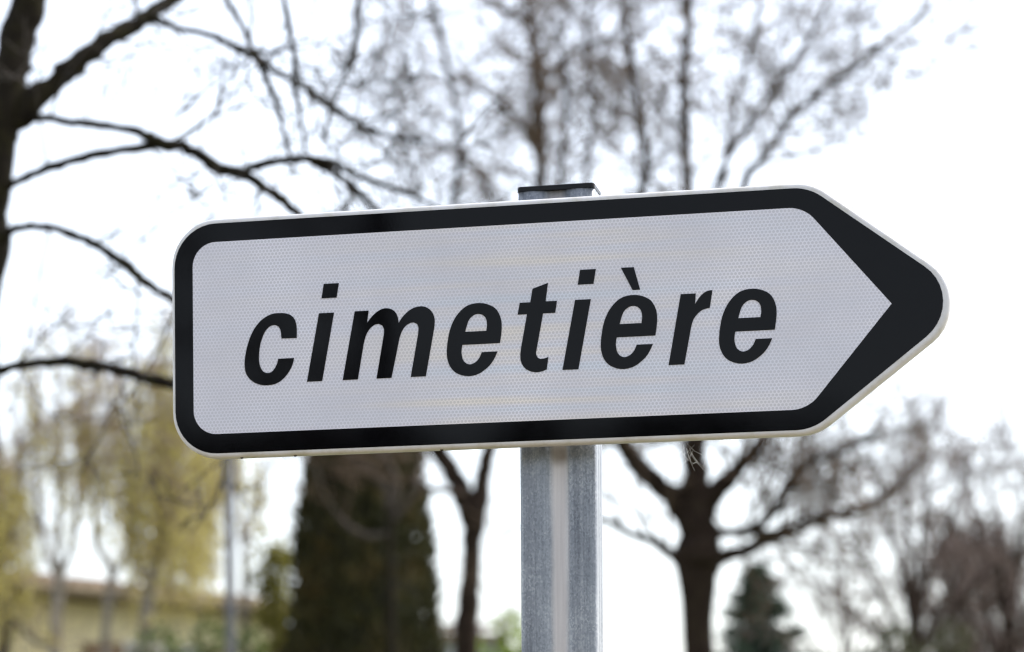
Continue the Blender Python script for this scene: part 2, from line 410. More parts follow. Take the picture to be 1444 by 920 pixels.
loops = [(fillet(PANEL, PR, 4.2), 0.0)]
for k in range(1, 7):
    a = math.pi / 2 * k / 6
    loops.append((fillet(PANEL, PR, 4.2 - 4.2 * math.sin(a)), 4.2 - 4.2 * math.cos(a)))
loops += [(fillet(PANEL, PR, 0.0), 14.0), (fillet(PANEL, PR, 1.0), 15.0), (fillet(PANEL, PR, 12.0), 15.0), (fillet(PANEL, PR, 12.0), 13.5), (fillet(PANEL, PR, 2.0), 13.5), (fillet(PANEL, PR, 2.0), 2.0)]
panel = ringmesh('sign_panel', loops, M['rim'], sign, True, True)
Z0 = Vector((0, 0, 0))
ringmesh('border', [(fillet(FIELD, FR), 0.02), (fillet(FIELD, FR), -0.30), (fillet(BLACK, BR_), -0.30), (fillet(BLACK, BR_), 0.02)], M['black'], panel, smooth=False, loc=Z0)
fld = ringmesh('field', [(fillet(FIELD, FR, 0.02), 0.02), (fillet(FIELD, FR, 0.02), -0.22)], M['film'], panel, False, True, smooth=False, loc=Z0)

# letters, millimetres on the panel
GL = {
 'c': [[(-274.7,-2.5),(-274.6,5.2),(-275.2,12.3),(-277.5,18.0),(-281.6,21.7),(-287.4,23.6),(-294.0,24.1),(-300.7,23.6),(-307.3,21.1),(-314.0,16.6),(-319.9,9.8),(-325.0,0.4),(-328.4,-9.8),(-330.7,-20.8),(-331.0,-28.8),(-329.8,-36.0),(-326.1,-41.9),(-320.3,-46.5),(-312.9,-49.2),(-305.4,-49.7),(-297.9,-48.6),(-291.2,-45.2),(-285.4,-39.6),(-281.2,-33.4),(-278.6,-27.2),(-277.8,-22.9),(-294.7,-23.0),(-296.1,-28.0),(-298.6,-32.6),(-301.9,-36.0),(-306.1,-37.1),(-310.3,-35.8),(-313.1,-32.4),(-315.0,-27.1),(-315.5,-20.7),(-314.6,-10.4),(-312.5,-2.5),(-309.5,4.5),(-305.8,9.1),(-301.6,11.6),(-297.4,11.8),(-294.1,10.1),(-292.0,6.0),(-291.1,-2.2)]],
 'i': [[(-250.7,21.7),(-234.6,21.7),(-247.8,-48.0),(-264.1,-48.0)],[(-245.4,51.6),(-229.3,51.6),(-231.8,36.9),(-247.9,36.9)]],
 'm': [[(-212.6,21.8),(-197.9,21.8),(-199.6,9.4),(-195.3,14.7),(-190.4,19.2),(-184.6,22.4),(-178.9,23.3),(-173.3,21.8),(-169.2,18.1),(-167.1,13.3),(-166.2,7.7),(-161.9,13.8),(-156.2,19.0),(-149.7,22.4),(-142.4,23.4),(-136.0,21.6),(-131.1,17.0),(-128.6,10.6),(-128.5,4.3),(-129.7,-3.5),(-138.1,-48.0),(-153.9,-48.0),(-145.8,-4.3),(-145.5,2.0),(-146.9,5.7),(-150.6,7.4),(-154.7,6.7),(-159.6,3.5),(-163.2,-1.8),(-165.5,-8.0),(-166.8,-14.2),(-174.2,-48.0),(-190.0,-48.0),(-182.1,-4.1),(-181.7,1.4),(-183.5,5.8),(-187.2,7.7),(-191.3,7.1),(-196.2,3.7),(-200.0,-1.6),(-202.3,-7.8),(-203.7,-14.1),(-209.8,-48.0),(-225.9,-48.0)]],
 'e': [[(-60.6,-17.9),(-59.4,-10.0),(-58.7,-2.2),(-59.1,4.8),(-61.0,11.1),(-64.5,16.7),(-69.6,20.4),(-76.0,22.8),(-82.4,23.6),(-89.6,23.0),(-96.0,20.7),(-102.5,15.5),(-108.1,8.0),(-112.2,-1.2),(-114.7,-12.0),(-115.9,-22.9),(-115.5,-30.8),(-113.3,-37.9),(-109.3,-43.6),(-103.7,-47.4),(-96.5,-49.6),(-89.3,-49.6),(-82.1,-47.6),(-75.6,-43.5),(-70.0,-38.3),(-66.0,-32.3),(-63.2,-26.2),(-79.5,-26.2),(-81.9,-31.5),(-85.2,-35.3),(-89.2,-37.5),(-92.7,-37.9),(-96.4,-36.3),(-99.1,-32.8),(-100.4,-27.6),(-100.5,-22.9),(-99.7,-17.9)],
       [(-96.7,-4.8),(-74.6,-4.8),(-73.9,1.6),(-74.8,7.1),(-77.6,10.9),(-81.6,12.5),(-85.6,12.4),(-89.7,10.2),(-92.9,6.5),(-95.0,1.1)]],
 't': [[(-26.6,35.2),(-10.7,40.3),(-13.3,21.8),(-1.6,21.8),(-3.5,9.9),(-16.0,9.9),(-23.4,-28.8),(-23.1,-31.9),(-21.4,-34.8),(-18.3,-35.9),(-14.6,-35.4),(-10.8,-34.2),(-12.6,-46.7),(-16.8,-48.2),(-22.3,-49.1),(-27.9,-48.3),(-33.4,-45.8),(-37.3,-41.4),(-39.4,-35.9),(-39.6,-29.6),(-38.8,-23.4),(-32.5,9.9),(-42.1,9.9),(-39.9,21.7),(-29.0,21.7)]],
 'accent': [[(63.7,51.4),(76.8,51.4),(83.0,28.6),(75.4,28.6)]],
 'r': [[(123.8,21.9),(138.9,21.9),(138.1,11.4),(141.8,17.0),(146.5,21.7),(151.1,23.9),(155.6,24.4),(152.8,7.0),(147.9,6.0),(143.3,3.9),(139.4,0.3),(136.3,-4.1),(134.4,-9.4),(127.0,-48.0),(111.2,-48.0)]],
}
def smooth_outline(pts):
    n = len(pts); out = []
    corner = []
    for i in range(n):
        a, b, c = Vector(pts[i - 1]), Vector(pts[i]), Vector(pts[(i + 1) % n])
        la, lb = (b - a).length, (c - b).length
        corner.append((b - a).angle(c - b) > math.radians(34) or max(la, lb) > 22)
    for i in range(n):
        p0, p1, p2, p3 = pts[i - 1], pts[i], pts[(i + 1) % n], pts[(i + 2) % n]
        out.append(p1)
        if (Vector(p2) - Vector(p1)).length > 22: continue
        if corner[i]: p0 = (2 * p1[0] - p2[0], 2 * p1[1] - p2[1]) if not corner[(i + 1) % n] else p1
        if corner[(i + 1) % n]: p3 = (2 * p2[0] - p1[0], 2 * p2[1] - p1[1]) if not corner[i] else p2
        if corner[i] and corner[(i + 1) % n]: continue
        for s in range(1, 5):
            t = s / 5
            out.append(tuple(0.5 * (2 * q + (r - p) * t + (2 * p - 5 * q + 4 * r - w) * t * t + (3 * q - p - 3 * r + w) * t ** 3) for p, q, r, w in zip(p0, p1, p2, p3)))
    return out

def glyph_mesh(name, outlines):
    cu = bpy.data.curves.new(name, 'CURVE'); cu.dimensions = '2D'; cu.fill_mode = 'BOTH'; cu.extrude = 0.00022
    for ol in outlines:
        pts = smooth_outline(ol)
        sp = cu.splines.new('POLY'); sp.points.add(len(pts) - 1); sp.use_cyclic_u = True
        for q, (x, z) in zip(sp.points, pts): q.co = (x / 1000, z / 1000, 0, 1)
    tmp = bpy.data.objects.new(name, cu); C.objects.link(tmp)
    dg = bpy.context.evaluated_depsgraph_get()
    me = bpy.data.meshes.new_from_object(tmp.evaluated_get(dg)); me.name = name
    bpy.data.objects.remove(tmp); bpy.data.curves.remove(cu)
    me.transform(Matrix.Rotation(math.pi / 2, 4, 'X')); me.materials.clear()
    return me
shift = lambda ols, dx: [[(x + dx, z) for x, z in o] for o in ols]
word = [('c', GL['c']), ('i', GL['i']), ('m', GL['m']), ('e', GL['e']), ('t', GL['t']), ('i', shift(GL['i'], 267.6)),
        ('è', shift(GL['e'], 158.7) + GL['accent']), ('r', GL['r']), ('e', shift(GL['e'], 277.7))]
for ch, ol in word:
    o = link('letter', glyph_mesh('letter', ol), M['black'], panel); o.location = (0, -0.00046, 0)
    o['label'] = 'black italic letter ' + ch
# dirt beads hanging at the lower lip
for px, py in ((306, 648.5), (389, 645), (612, 637.5)):
    bm = bmesh.new(); bmesh.ops.create_icosphere(bm, subdivisions=2, radius=0.0011)
    for v in bm.verts: v.co.x *= 1.7; v.co += Vector((mnoise.noise(v.co * 900), mnoise.noise(v.co * 900 + Vector((5, 0, 0))), mnoise.noise(v.co * 900 + Vector((0, 7, 0))))) * 0.0003
    me = bpy.data.meshes.new('dirt_bead'); bm.to_mesh(me); bm.free()
    q = at(px, py, SIGN_DIST) - sign_c
    o = link('dirt_bead', me, M['dirt'], panel); o.location = (q.dot(T), 0.006, -0.1226)
# rails and clamps at the back of the panel
for z in (62, -62):
    prof = [(-9, 2.0), (9, 2.0), (9, 4.0), (-7, 4.0), (-7, 11), (7, 11), (7, 13), (-9, 13)]
    v = []; f = []
    for x in (-380, 330 if z > 0 else 330):
        v += [(x / 1000 * (0.62 if x > 0 else 1), d / 1000 + 0.0003, (z + h) / 1000) for h, d in prof]
    n = len(prof)
    f = [(k, (k + 1) % n, n + (k + 1) % n, n + k) for k in range(n)] + [tuple(range(n)), tuple(reversed(range(n, 2 * n)))]
    me = bpy.data.meshes.new('rail'); me.from_pydata(v, [], f); me.update(); link('rail', me, M['bolt'], panel)
    a = Acc()
    a.box((-0.052, 0.0155, z / 1000 - 0.014), (0.052, 0.0425, z / 1000 + 0.014)); a.box((-0.052, 0.0426, z / 1000 - 0.014), (-0.0415, 0.090, z / 1000 + 0.014)); a.box((0.0415, 0.0426, z / 1000 - 0.014), (0.052, 0.090, z / 1000 + 0.014))
    a.build('clamp', M['bolt'], panel, origin=(0, 0, 0), smooth=False)

# post: rolled 80 x 40 section with a shallow groove front and back
pc = (at(788.6, 760, SIGN_DIST + 0.05))
def post_profile():
    hw, hd, r = 0.040, 0.020, 0.0045
    pts = []
    def arc(cx, cy, a0, a1, rr, s=5):
        for i in range(s + 1):
            a = math.radians(a0 + (a1 - a0) * i / s); pts.append((cx + rr * math.cos(a), cy + rr * math.sin(a)))
    arc(-hw + r, -hd + r, 180, 270, r)
    g = [(-0.0145, 0), (-0.0130, 0.0004), (-0.0112, 0.0013), (-0.0096, 0.0025), (-0.0080, 0.0032), (-0.0055, 0.0035), (0.0, 0.0036)]
    front = g + [(-x, d) for x, d in reversed(g[:-1])]
    flank = [(-0.031, -0.0006), (-0.026, -0.0010), (-0.021, -0.0009), (-0.017, -0.0004)]
    front = flank + front + [(-x, d) for x, d in reversed(flank)]
    pts.extend((x, -hd + d) for x, d in front)
    arc(hw - r, -hd + r, 270, 360, r)
    for y, d in ((-0.008, 0), (-0.0065, -0.0009), (-0.005, 0), (0.002, 0), (0.0035, -0.0009), (0.005, 0)): pts.append((hw + d, y))
    arc(hw - r, hd - r, 0, 90, r)
    pts.extend((x, hd - d) for x, d in reversed(front))
    arc(-hw + r, hd - r, 90, 180, r)
    return pts
prof = post_profile(); n = len(prof)
px_local = (pc - base).dot(T)                                        # the post sits a touch to one side of the traced centre
POST_TOP = sign_c.z + 0.1452
v, f = [], []
zs = [-0.3 + (POST_TOP + 0.3) * i / 24 for i in range(25)]
for z in zs: v += [(x + px_local, y, z) for x, y in prof]
for i in range(24):
    for k in range(n): k2 = (k + 1) % n; f.append((i * n + k, i * n + k2, (i + 1) * n + k2, (i + 1) * n + k))
f.append(tuple(24 * n + k for k in range(n)))
me = bpy.data.meshes.new('post'); me.from_pydata(v, [], f); me.update()
me.materials.append(mat_zinc('galvanised_steel', px_local, sign_c.z - 0.128))
for i, p in enumerate(me.polygons):
    p.use_smooth = len(p.vertices) == 4
post = link('post', me, None, sign)
# cap
loops = []
hw, hd = 40.4, 21.3
capc = [(-hw, hd), (hw, hd), (hw, -hd), (-hw, -hd)]
def cap_loop(off): return fillet(capc, (4, 4, 4, 4), off, 5)
cl = [(0.0, -0.4), (0.0, 3.2), (0.3, 4.1), (1.0, 4.7), (2.4, 4.9)]
v, f = [], []; nn = len(cap_loop(0))
for off, z in cl: v += [(x / 1000 + px_local, y / 1000, POST_TOP + z / 1000) for x, y in cap_loop(off)]
for i in range(len(cl) - 1):
    for k in range(nn): k2 = (k + 1) % nn; f.append((i * nn + k2, i * nn + k, (i + 1) * nn + k, (i + 1) * nn + k2))
f += [tuple(range(nn)), tuple(reversed([(len(cl) - 1) * nn + k for k in range(nn)]))]
me = bpy.data.meshes.new('post_cap'); me.from_pydata(v, [], f); me.update()
bm = bmesh.new(); bm.from_mesh(me); bmesh.ops.recalc_face_normals(bm, faces=bm.faces); bm.to_mesh(me); bm.free()
link('post_cap', me, M['cap'], post)

# spider silk under the lip
rs = random.Random(4); a = Acc()
for k in range(13):
    x0, x1 = rs.uniform(955, 1000), rs.uniform(945, 1000); y0, y1 = rs.uniform(625, 640), rs.uniform(640, 668)
    p, q = at(x0, y0, SIGN_DIST - 0.01), at(x1, y1, SIGN_DIST - 0.01 + rs.uniform(-0.01, 0.02))
    mid = (p + q) / 2 + Vector((0, 0, -0.002)); a.tube([p, mid, q], [0.00007] * 3, 3)
p = at(976, 655, SIGN_DIST - 0.01); a.tube([p, p + Vector((0.0025, 0, 0.0014)), p + Vector((0.0052, 0, 0.0024))], [0.0001, 0.00028, 0.0001], 4)
tag(a.build('spider_web', M['silk'], origin=at(975, 640, SIGN_DIST)), 'faint torn strands of spider silk hanging under the sign\'s lower edge', 'spider web')

# ------------------------------------------------------------------ trees
def polyline(pts, Y=None, sub=4):
    """pts: (px, py, half width px[, Y]) -> points, radii in metres"""
    q = [(p[0], p[1], p[2], p[3] if len(p) > 3 else Y) for p in pts]
    q = catmull(q, sub)
    return [at(x, y, d) for x, y, w, d in q], [w / FPX * d for x, y, w, d in q]

def roughen(rs, P, R, amt):
    return [p + Vector((rs.uniform(-1, 1), rs.uniform(-1, 1), rs.uniform(-1, 1))) * r * amt for p, r in zip(P, R)], [r * rs.uniform(1 - amt * 0.6, 1 + amt * 0.6) for r in R]

def rand_perp(rs, d):
    x = d.orthogonal().normalized(); y = d.cross(x); a = rs.uniform(0, 2 * math.pi)
    return x * math.cos(a) + y * math.sin(a)

def grow(acc, rs, p, d, L, r, level, prm):
    """one twig with its side twigs; prm: up, wander, kids, spread, ratio, minr, bud"""
    seg = max(3, int(4 + L * 1.5)); step = L / seg
    P, R = [p.copy()], [r]; d = d.normalized()
    for i in range(seg):
        d = (d + Vector((rs.gauss(0, 1), rs.gauss(0, 1), rs.gauss(0, 1))) * prm['wander'] + Vector((0, 0, prm['up']))).normalized()
        p = p + d * step; P.append(p.copy())
        R.append(max(r * (1 - 0.75 * (i + 1) / seg), prm['minr']))
    acc.tube(P, R, 5 if r > 0.012 else 3, cap=False)
    if prm.get('bud') and level <= 1:
        for q in P[1:]:
            if rs.random() < 0.7:
                s = prm['bud'] * rs.uniform(0.6, 1.4); w = rand_perp(rs, d)
                acc.tube([q, q + (w + d * 0.8) * s, q + (w + d) * s * 2.2], [s * 0.4, s * 0.7, s * 0.1], 4, cap=False)
    if level <= 0: return
    k = max(1, int(prm['kids'][level] * rs.uniform(0.75, 1.25)))
    for j in range(k):
        t = 0.18 + 0.8 * (j + rs.random()) / k
        i = min(int(t * seg), seg - 1); u = t * seg - i
        q = P[i].lerp(P[i + 1], u); dd = (P[i + 1] - P[i]).normalized()
        nd = (dd * (1 - prm['spread']) + rand_perp(rs, dd) * prm['spread'])
        grow(acc, rs, q, nd, L * prm['ratio'] * rs.uniform(0.6, 1.25) * (1.1 - 0.45 * t), max(R[i] * 0.62, prm['minr']), level - 1, prm)

def spawn(acc, rs, P, R, count, L, level, prm, t0=0.2, rmax=None):
    m = len(P) - 1
    for j in range(count):
        t = t0 + (1 - t0) * (j + rs.random()) / count
        i = min(int(t * m), m - 1); q = P[i].lerp(P[i + 1], t * m - i); dd = (P[i + 1] - P[i]).normalized()
        nd = dd * 0.55 + rand_perp(rs, dd) * 0.8
        r = R[i] * 0.5 if rmax is None else min(R[i] * 0.5, rmax)
        grow(acc, rs, q, nd, L * rs.uniform(0.6, 1.3), max(r, prm['minr']), level, prm)

def traced_tree(name, label, group, trunk, limbs, Y, bark, twig, seed, prm, dens, L, level=2, sub=5, rmax=0.02, girth=1.0, trunk_shade_bark=None, gnarl=0.16):
    rs = random.Random(seed)
    stout = lambda pts: [(p[0], p[1], p[2] * (1 + (girth - 1) * min(max((p[1] - 300) / 300, 0), 1))) + tuple(p[3:]) for p in pts]   # limbs thin out upwards
    P, R = polyline(stout(trunk), Y, sub); P, R = roughen(rs, P, R, 0.10)
    root = P[0].copy(); root.z = 0
    t = thing(name, label, 'tree', root, group)
    a = Acc(); a.tube(P, R, 12); a.build('trunk', trunk_shade_bark or bark, t)
    tw = Acc()
    for spec in limbs:
        pts = spec[0]; k = spec[1] if len(spec) > 1 else 1.0; t0 = spec[2] if len(spec) > 2 else 0.12
        P, R = polyline(stout(pts), Y, sub); P, R = roughen(rs, P, R, gnarl)
        a = Acc(); a.tube(P, R, 9)
        a.build('branch', bark, t)
        length = sum((P[i + 1] - P[i]).length for i in range(len(P) - 1))
        spawn(tw, rs, P, R, max(1, int(dens * length * k)), L, level, prm, t0, rmax)
    tw.build('twigs', twig, t, kind='stuff')
    return t

near_prm = dict(up=0.015, wander=0.16, kids=[0, 3, 4], spread=0.62, ratio=0.6, minr=0.0019, bud=0.0036)
traced_tree('bare_tree', 'nearest bare tree, dark mossy limbs arching in from the left edge', 'bare trees',
    [(-120, 2075, 62), (-95, 1700, 46), (-80, 1200, 40), (-62, 900, 36), (-40, 620, 32), (-30, 520, 29), (-24, 430, 24), (-6, 340, 20), (-7, 300, 19), (0, 200, 24), (12, 120, 25), (26, 45, 25), (41, 0, 24), (60, -90, 21), (74, -220, 17), (84, -420, 10)],
    [([(4, 195, 16, 6.0), (50, 142, 16, 6.0), (100, 98, 15, 6.02), (140, 66, 13, 6.05), (190, 34, 11.5, 6.1), (240, 2, 10, 6.15), (300, -40, 8, 6.2), (400, -110, 7, 6.3), (520, -170, 5, 6.4), (640, -200, 3, 6.5)], 0.5, 0.3),
     ([(34, 172, 7, 6.0), (60, 166, 6, 5.97), (95, 172, 6, 5.93), (140, 177, 5.5, 5.9), (190, 186, 6.5, 5.86), (225, 200, 8, 5.84), (250, 207, 4, 5.83)], 0.4),
     ([(-8, 275, 9, 6.0), (14, 261, 6, 5.98), (45, 246, 6, 5.95), (95, 229, 6.5, 5.92), (150, 215, 6.5, 5.88), (200, 208, 7.5, 5.86), (240, 205, 9, 5.85), (275, 214, 9, 5.84), (312, 240, 9.5, 5.83), (345, 246, 8.5, 5.82), (380, 270, 7, 5.8), (410, 292, 6.5, 5.78), (445, 325, 5, 5.76), (480, 380, 3.5, 5.74)], 0.5),
     ([(342, 246, 7, 5.82), (362, 234, 6.5, 5.8), (400, 227, 6, 5.76), (432, 225, 6.5, 5.74), (470, 231, 5, 5.72), (500, 246, 4.5, 5.7), (540, 261, 3.8, 5.68), (590, 278, 3, 5.66), (640, 310, 2, 5.64)], 0.7),
     ([(436, 227, 5, 5.74), (475, 246, 5, 5.75), (505, 270, 5, 5.76), (526, 291, 4.5, 5.77), (555, 330, 3.5, 5.78)], 0.4),
     ([(-8, 345, 14, 6.0), (20, 323, 6.5, 5.96), (58, 320, 5.5, 5.92), (95, 328, 6, 5.88), (130, 345, 6.5, 5.85), (170, 369, 7, 5.82), (190, 385, 7.5, 5.8), (215, 406, 6, 5.78), (242, 422, 6, 5.76), (280, 450, 5, 5.74), (330, 500, 3.5, 5.72)], 0.6),
     ([(-32, 540, 11, 6.0), (0, 524, 7.5, 5.97), (40, 514, 7, 5.93), (90, 511, 8, 5.9), (140, 516, 8, 5.86), (190, 529, 8, 5.83), (240, 541, 8, 5.8), (300, 560, 6, 5.78), (360, 590, 4, 5.75)], 0.35),
     ([(212, 24, 6.8, 6.12), (250, 39, 4.3, 6.1), (300, 51, 4.6, 6.05), (340, 72, 5.4, 6.02), (360, 80, 6.1, 6.0), (385, 100, 4.1, 5.98), (430, 123, 4.1, 5.95), (468, 151, 4.9, 5.93), (505, 175, 3.8, 5.9), (545, 191, 3.2, 5.88), (595, 198, 3.0, 5.86)], 0.6),
     ([(358, 78, 5.4, 6.0), (372, 105, 4.6, 5.99), (387, 140, 4.3, 5.98), (396, 170, 3.8, 5.97), (404, 205, 3.2, 5.96), (412, 230, 2.7, 5.95)], 0.5),
     ([(330, -62, 4.7, 6.24), (318, -15, 3.5, 6.2), (345, 45, 3.8, 6.1), (360, 77, 4.1, 6.02)], 0.5),
     ([(402, -112, 5.4, 6.3), (396, -30, 4.1, 6.25), (408, 38, 4.3, 6.2), (416, 85, 4.1, 6.15), (415, 120, 5.1, 6.12), (424, 165, 3.2, 6.1), (432, 212, 2.7, 6.05)], 0.5),
     ([(518, -170, 5.4, 6.4), (512, -60, 4.1, 6.35), (505, 10, 4.1, 6.3), (500, 72, 4.9, 6.25), (485, 110, 3.8, 6.2), (468, 150, 3.5, 6.1), (455, 200, 2.7, 6.05)], 0.4)],
    6.0, M['bark_moss_shade'], M['twig_dark'], 11, near_prm, 12.0, 0.42, 2, 5, 0.004, 1.0, None, 0.27)

mid_prm = dict(up=0.03, wander=0.17, kids=[0, 4, 5], spread=0.6, ratio=0.62, minr=0.0042)
traced_tree('bare_tree', 'stout bare tree with spreading limbs just right of the post', 'bare trees',
    [(990, 1518, 36), (987, 1250, 22), (986, 1000, 17), (985, 917, 16), (985, 833, 19), (983, 795, 26), (984, 765, 23), (984, 730, 21)],
    [([(980, 745, 16), (953, 705, 13), (926, 682, 12), (905, 662, 11), (888, 640, 10), (872, 600, 9, 14.9), (866, 500, 8, 14.7), (882, 380, 7, 14.5), (906, 270, 6.5, 14.4), (912, 225, 6, 14.3), (900, 150, 5, 14.2), (888, 70, 4, 14.1), (880, -20, 3.4, 14), (884, -120, 3, 14)], 1.0, 0.25),
     ([(984, 745, 18), (982, 700, 16), (980, 660, 14), (979, 620, 13), (974, 500, 12, 15.2), (975, 380, 10, 15.3), (972, 290, 8.5, 15.4), (967, 200, 7.5, 15.5), (966, 100, 7, 15.6), (972, 0, 6, 15.7), (985, -130, 4, 15.8)], 1.0, 0.25),
     ([(995, 725, 13), (1006, 700, 11), (1028, 674, 10), (1049, 653, 8.5), (1070, 626, 7.5), (1105, 570, 6, 15.3), (1150, 480, 5, 15.6), (1195, 390, 4, 15.9), (1240, 310, 3, 16.1)], 1.0, 0.2),
     ([(977, 600, 8, 15.0), (1000, 470, 7.5, 14.6), (1025, 350, 7, 14.3), (1052, 252, 6.5, 14.1), (1068, 232, 6, 14.0), (1097, 193, 5.5, 13.9), (1117, 165, 5, 13.8), (1163, 125, 4.4, 13.7), (1215, 88, 3.8, 13.6), (1262, 48, 3.2, 13.5), (1315, 5, 2.4, 13.4)], 1.0, 0.4),
     ([(1020, 380, 5, 14.35), (1000, 300, 5, 14.2), (1022, 230, 4.5, 14.1), (1070, 160, 4, 14), (1110, 100, 3.4, 13.9), (1150, 40, 3, 13.8), (1180, -30, 2.5, 13.8)], 0.9, 0.35),
     ([(870, 450, 5, 14.6), (850, 340, 4.4, 14.9), (826, 250, 4, 15.2), (838, 160, 3.4, 15.4), (826, 60, 3, 15.6), (840, -60, 2.5, 15.7)], 1.1, 0.35),
     ([(868, 480, 5, 14.6), (820, 360, 4, 14.2), (790, 250, 3.4, 14.0), (800, 140, 3, 13.8), (785, 30, 2.6, 13.6)], 1.0, 0.35),
     ([(974, 470, 6, 15.2), (1010, 330, 5, 15.6), (1030, 180, 4, 15.9), (1060, 60, 3.4, 16.1), (1080, -40, 3, 16.2)], 0.6, 0.35),
     ([(972, 797, 11), (953, 786, 7.5), (936, 774, 6), (919, 762, 5), (890, 754, 4.6), (873, 743, 4.2), (855, 735, 3.8), (820, 722, 3), (775, 700, 2)], 0.9),
     ([(992, 797, 14), (1010, 790, 9.5), (1030, 783, 7.5), (1058, 773, 7), (1083, 759, 8.5), (1112, 750, 6.5), (1141, 737, 6), (1175, 727, 5), (1217, 718, 5, 15.2), (1262, 690, 4, 15.5), (1305, 640, 3, 15.8)], 1.7, 0.22),
     ([(998, 755, 8), (1030, 751, 5), (1062, 748, 6), (1090, 724, 4.8, 14.8), (1112, 687, 4.4, 14.6), (1141, 653, 4, 14.4), (1187, 636, 3.2, 14.2), (1240, 610, 2.4, 14)], 1.7, 0.2)],
    15.0, M['bark_brown'], M['twig_brown'], 23, mid_prm, 7.2, 0.68, 2, 4, 0.014, 1.32)

traced_tree('bare_tree', 'slim forked bare tree between the dark cypress and the post', 'bare trees',
    [(648, 1475, 24), (652, 1150, 16), (656, 917, 13.5), (661, 850, 12), (665, 785, 10.5), (667, 750, 11.5), (667, 725, 15), (666, 708, 15)],
    [([(662, 716, 12), (648, 686, 10.5), (635, 662, 9.5), (621, 640, 9.5), (606, 600, 8.5, 16.8), (600, 500, 7.5, 16.5), (615, 390, 6.5, 16.3), (638, 290, 5.5, 16.2), (650, 200, 4.5, 16.1), (632, 100, 3.6, 16), (610, 0, 3, 16), (600, -90, 2.5, 16)], 0.7, 0.25),
     ([(670, 716, 12), (679, 686, 9.5), (683, 662, 8.5), (688, 636, 8), (705, 560, 8, 17.2), (735, 440, 8.5, 17.4), (757, 330, 9, 17.6), (762, 250, 9, 17.7), (762, 190, 8, 17.8), (757, 100, 7, 17.8), (748, 28, 6, 17.9), (738, -90, 4, 18)], 0.9, 0.25),
     ([(759, 130, 5, 17.8), (782, 96, 4.5, 17.6), (815, 70, 4, 17.4), (860, 50, 3, 17.2), (900, 0, 2.4, 17)], 0.8, 0.2),
     ([(750, 30, 5, 17.9), (715, 18, 4, 18.2), (690, 0, 3.6, 18.4), (650, -40, 3, 18.6)], 0.8, 0.2),
     ([(760, 215, 5, 17.7), (735, 175, 4.4, 17.4), (700, 140, 3.6, 17.2), (660, 120, 3, 17), (620, 90, 2.4, 16.9)], 0.8, 0.2),
     ([(742, 420, 6, 17.4), (715, 340, 5, 17.8), (690, 270, 4.4, 18.1), (640, 215, 3.6, 18.4), (590, 190, 3, 18.6), (545, 150, 2.2, 18.8)], 0.8, 0.3),
     ([(601, 520, 6, 16.5), (580, 420, 5, 16.9), (590, 320, 4, 17.2), (580, 240, 3.4, 17.4), (560, 130, 2.6, 17.6), (575, 30, 2, 17.7)], 0.6, 0.35),
     ([(655, 700, 5, 16.9), (630, 692, 3.4, 16.7), (605, 690, 3, 16.5), (570, 676, 2.4, 16.3)], 0.4)],
    17.0, M['bark_brown'], M['twig_brown'], 37, dict(mid_prm, minr=0.0042), 6.2, 0.72, 2, 4, 0.016, 1.35)

traced_tree('bare_tree', 'small grey-barked bare tree in front of the dark cypress', 'bare trees',
    [(556, 1457, 18), (553, 1150, 11), (551, 920, 9), (550, 840, 8.5), (550, 760, 8), (550, 715, 8)],
    [([(550, 725, 8), (544, 690, 7.5), (522, 666, 6.5), (494, 643, 6), (462, 612, 5, 17.7), (440, 540, 3.6, 17.5)], 0.5, 0.3),
     ([(551, 720, 8), (560, 690, 7), (552, 664, 6.5), (540, 640, 6), (524, 600, 5, 18.2), (505, 520, 3.5, 18.4)], 0.5, 0.3),
     ([(549, 752, 7), (522, 757, 6), (494, 744, 5.5), (470, 720, 5), (455, 694, 4, 17.6), (446, 660, 3, 17.5)], 0.5, 0.3),
     ([(552, 735, 7), (572, 712, 6), (588, 680, 5), (596, 645, 4, 18.3), (600, 590, 3, 18.5)], 0.5, 0.3)],
    18.0, M['bark_grey'], M['twig_brown'], 41, dict(mid_prm, minr=0.0040), 7.0, 0.5, 2, 4, 0.012, 0.75, M['bark_moss_shade'])  # darker bark on the trunk is painted shade; branches keep plain grey

# bare trees at the right, farther off
def far_tree(label, px, Y, top_py, fork_py, hw, spread_px, seed, nl, prm, twig=M['twig_purple'], lean=0, group='bare trees', level=2, L=None, dens=3.0, bark=M['bark_brown']):
    rs = random.Random(seed)
    gy = Y0 + CAM_Z / Y * FPX
    trunk = [(px - lean * 0.6, gy, hw * 1.9), (px - lean * 0.2, (gy + fork_py) / 2, hw * 1.15), (px, fork_py + 40, hw), (px + lean * 0.1, fork_py, hw * 1.1)]
    limbs = []
    H = fork_py - top_py
    for k in range(nl):
        u = (k + 0.5) / nl * 2 - 1 + rs.uniform(-0.18, 0.18)
        zz = rs.uniform(-1, 1) * spread_px / FPX * Y * 0.8
        ht = H * (1 - 0.42 * abs(u)) * rs.uniform(0.8, 1.05)
        x1 = px + lean * 0.1 + u * spread_px
        st = fork_py + rs.uniform(0, 0.25) * H * (0.3 + abs(u))
        limbs.append(([(px + lean * 0.08, st, hw * 0.7, Y), (px + u * spread_px * 0.3, st - ht * 0.3, hw * 0.5, Y + zz * 0.3), (px + u * spread_px * (0.62 + rs.uniform(-.08, .08)), st - ht * 0.58, hw * 0.36, Y + zz * 0.6), (x1 * 0.99 + px * 0.01, st - ht * 0.86, hw * 0.22, Y + zz * 0.9), (x1 + u * 12, st - ht, hw * 0.1, Y + zz)], 1.0, 0.15))
    return traced_tree('bare_tree', label, group, trunk, limbs, Y, bark, twig, seed, prm, dens, L or 0.8, level, 4, 0.014)
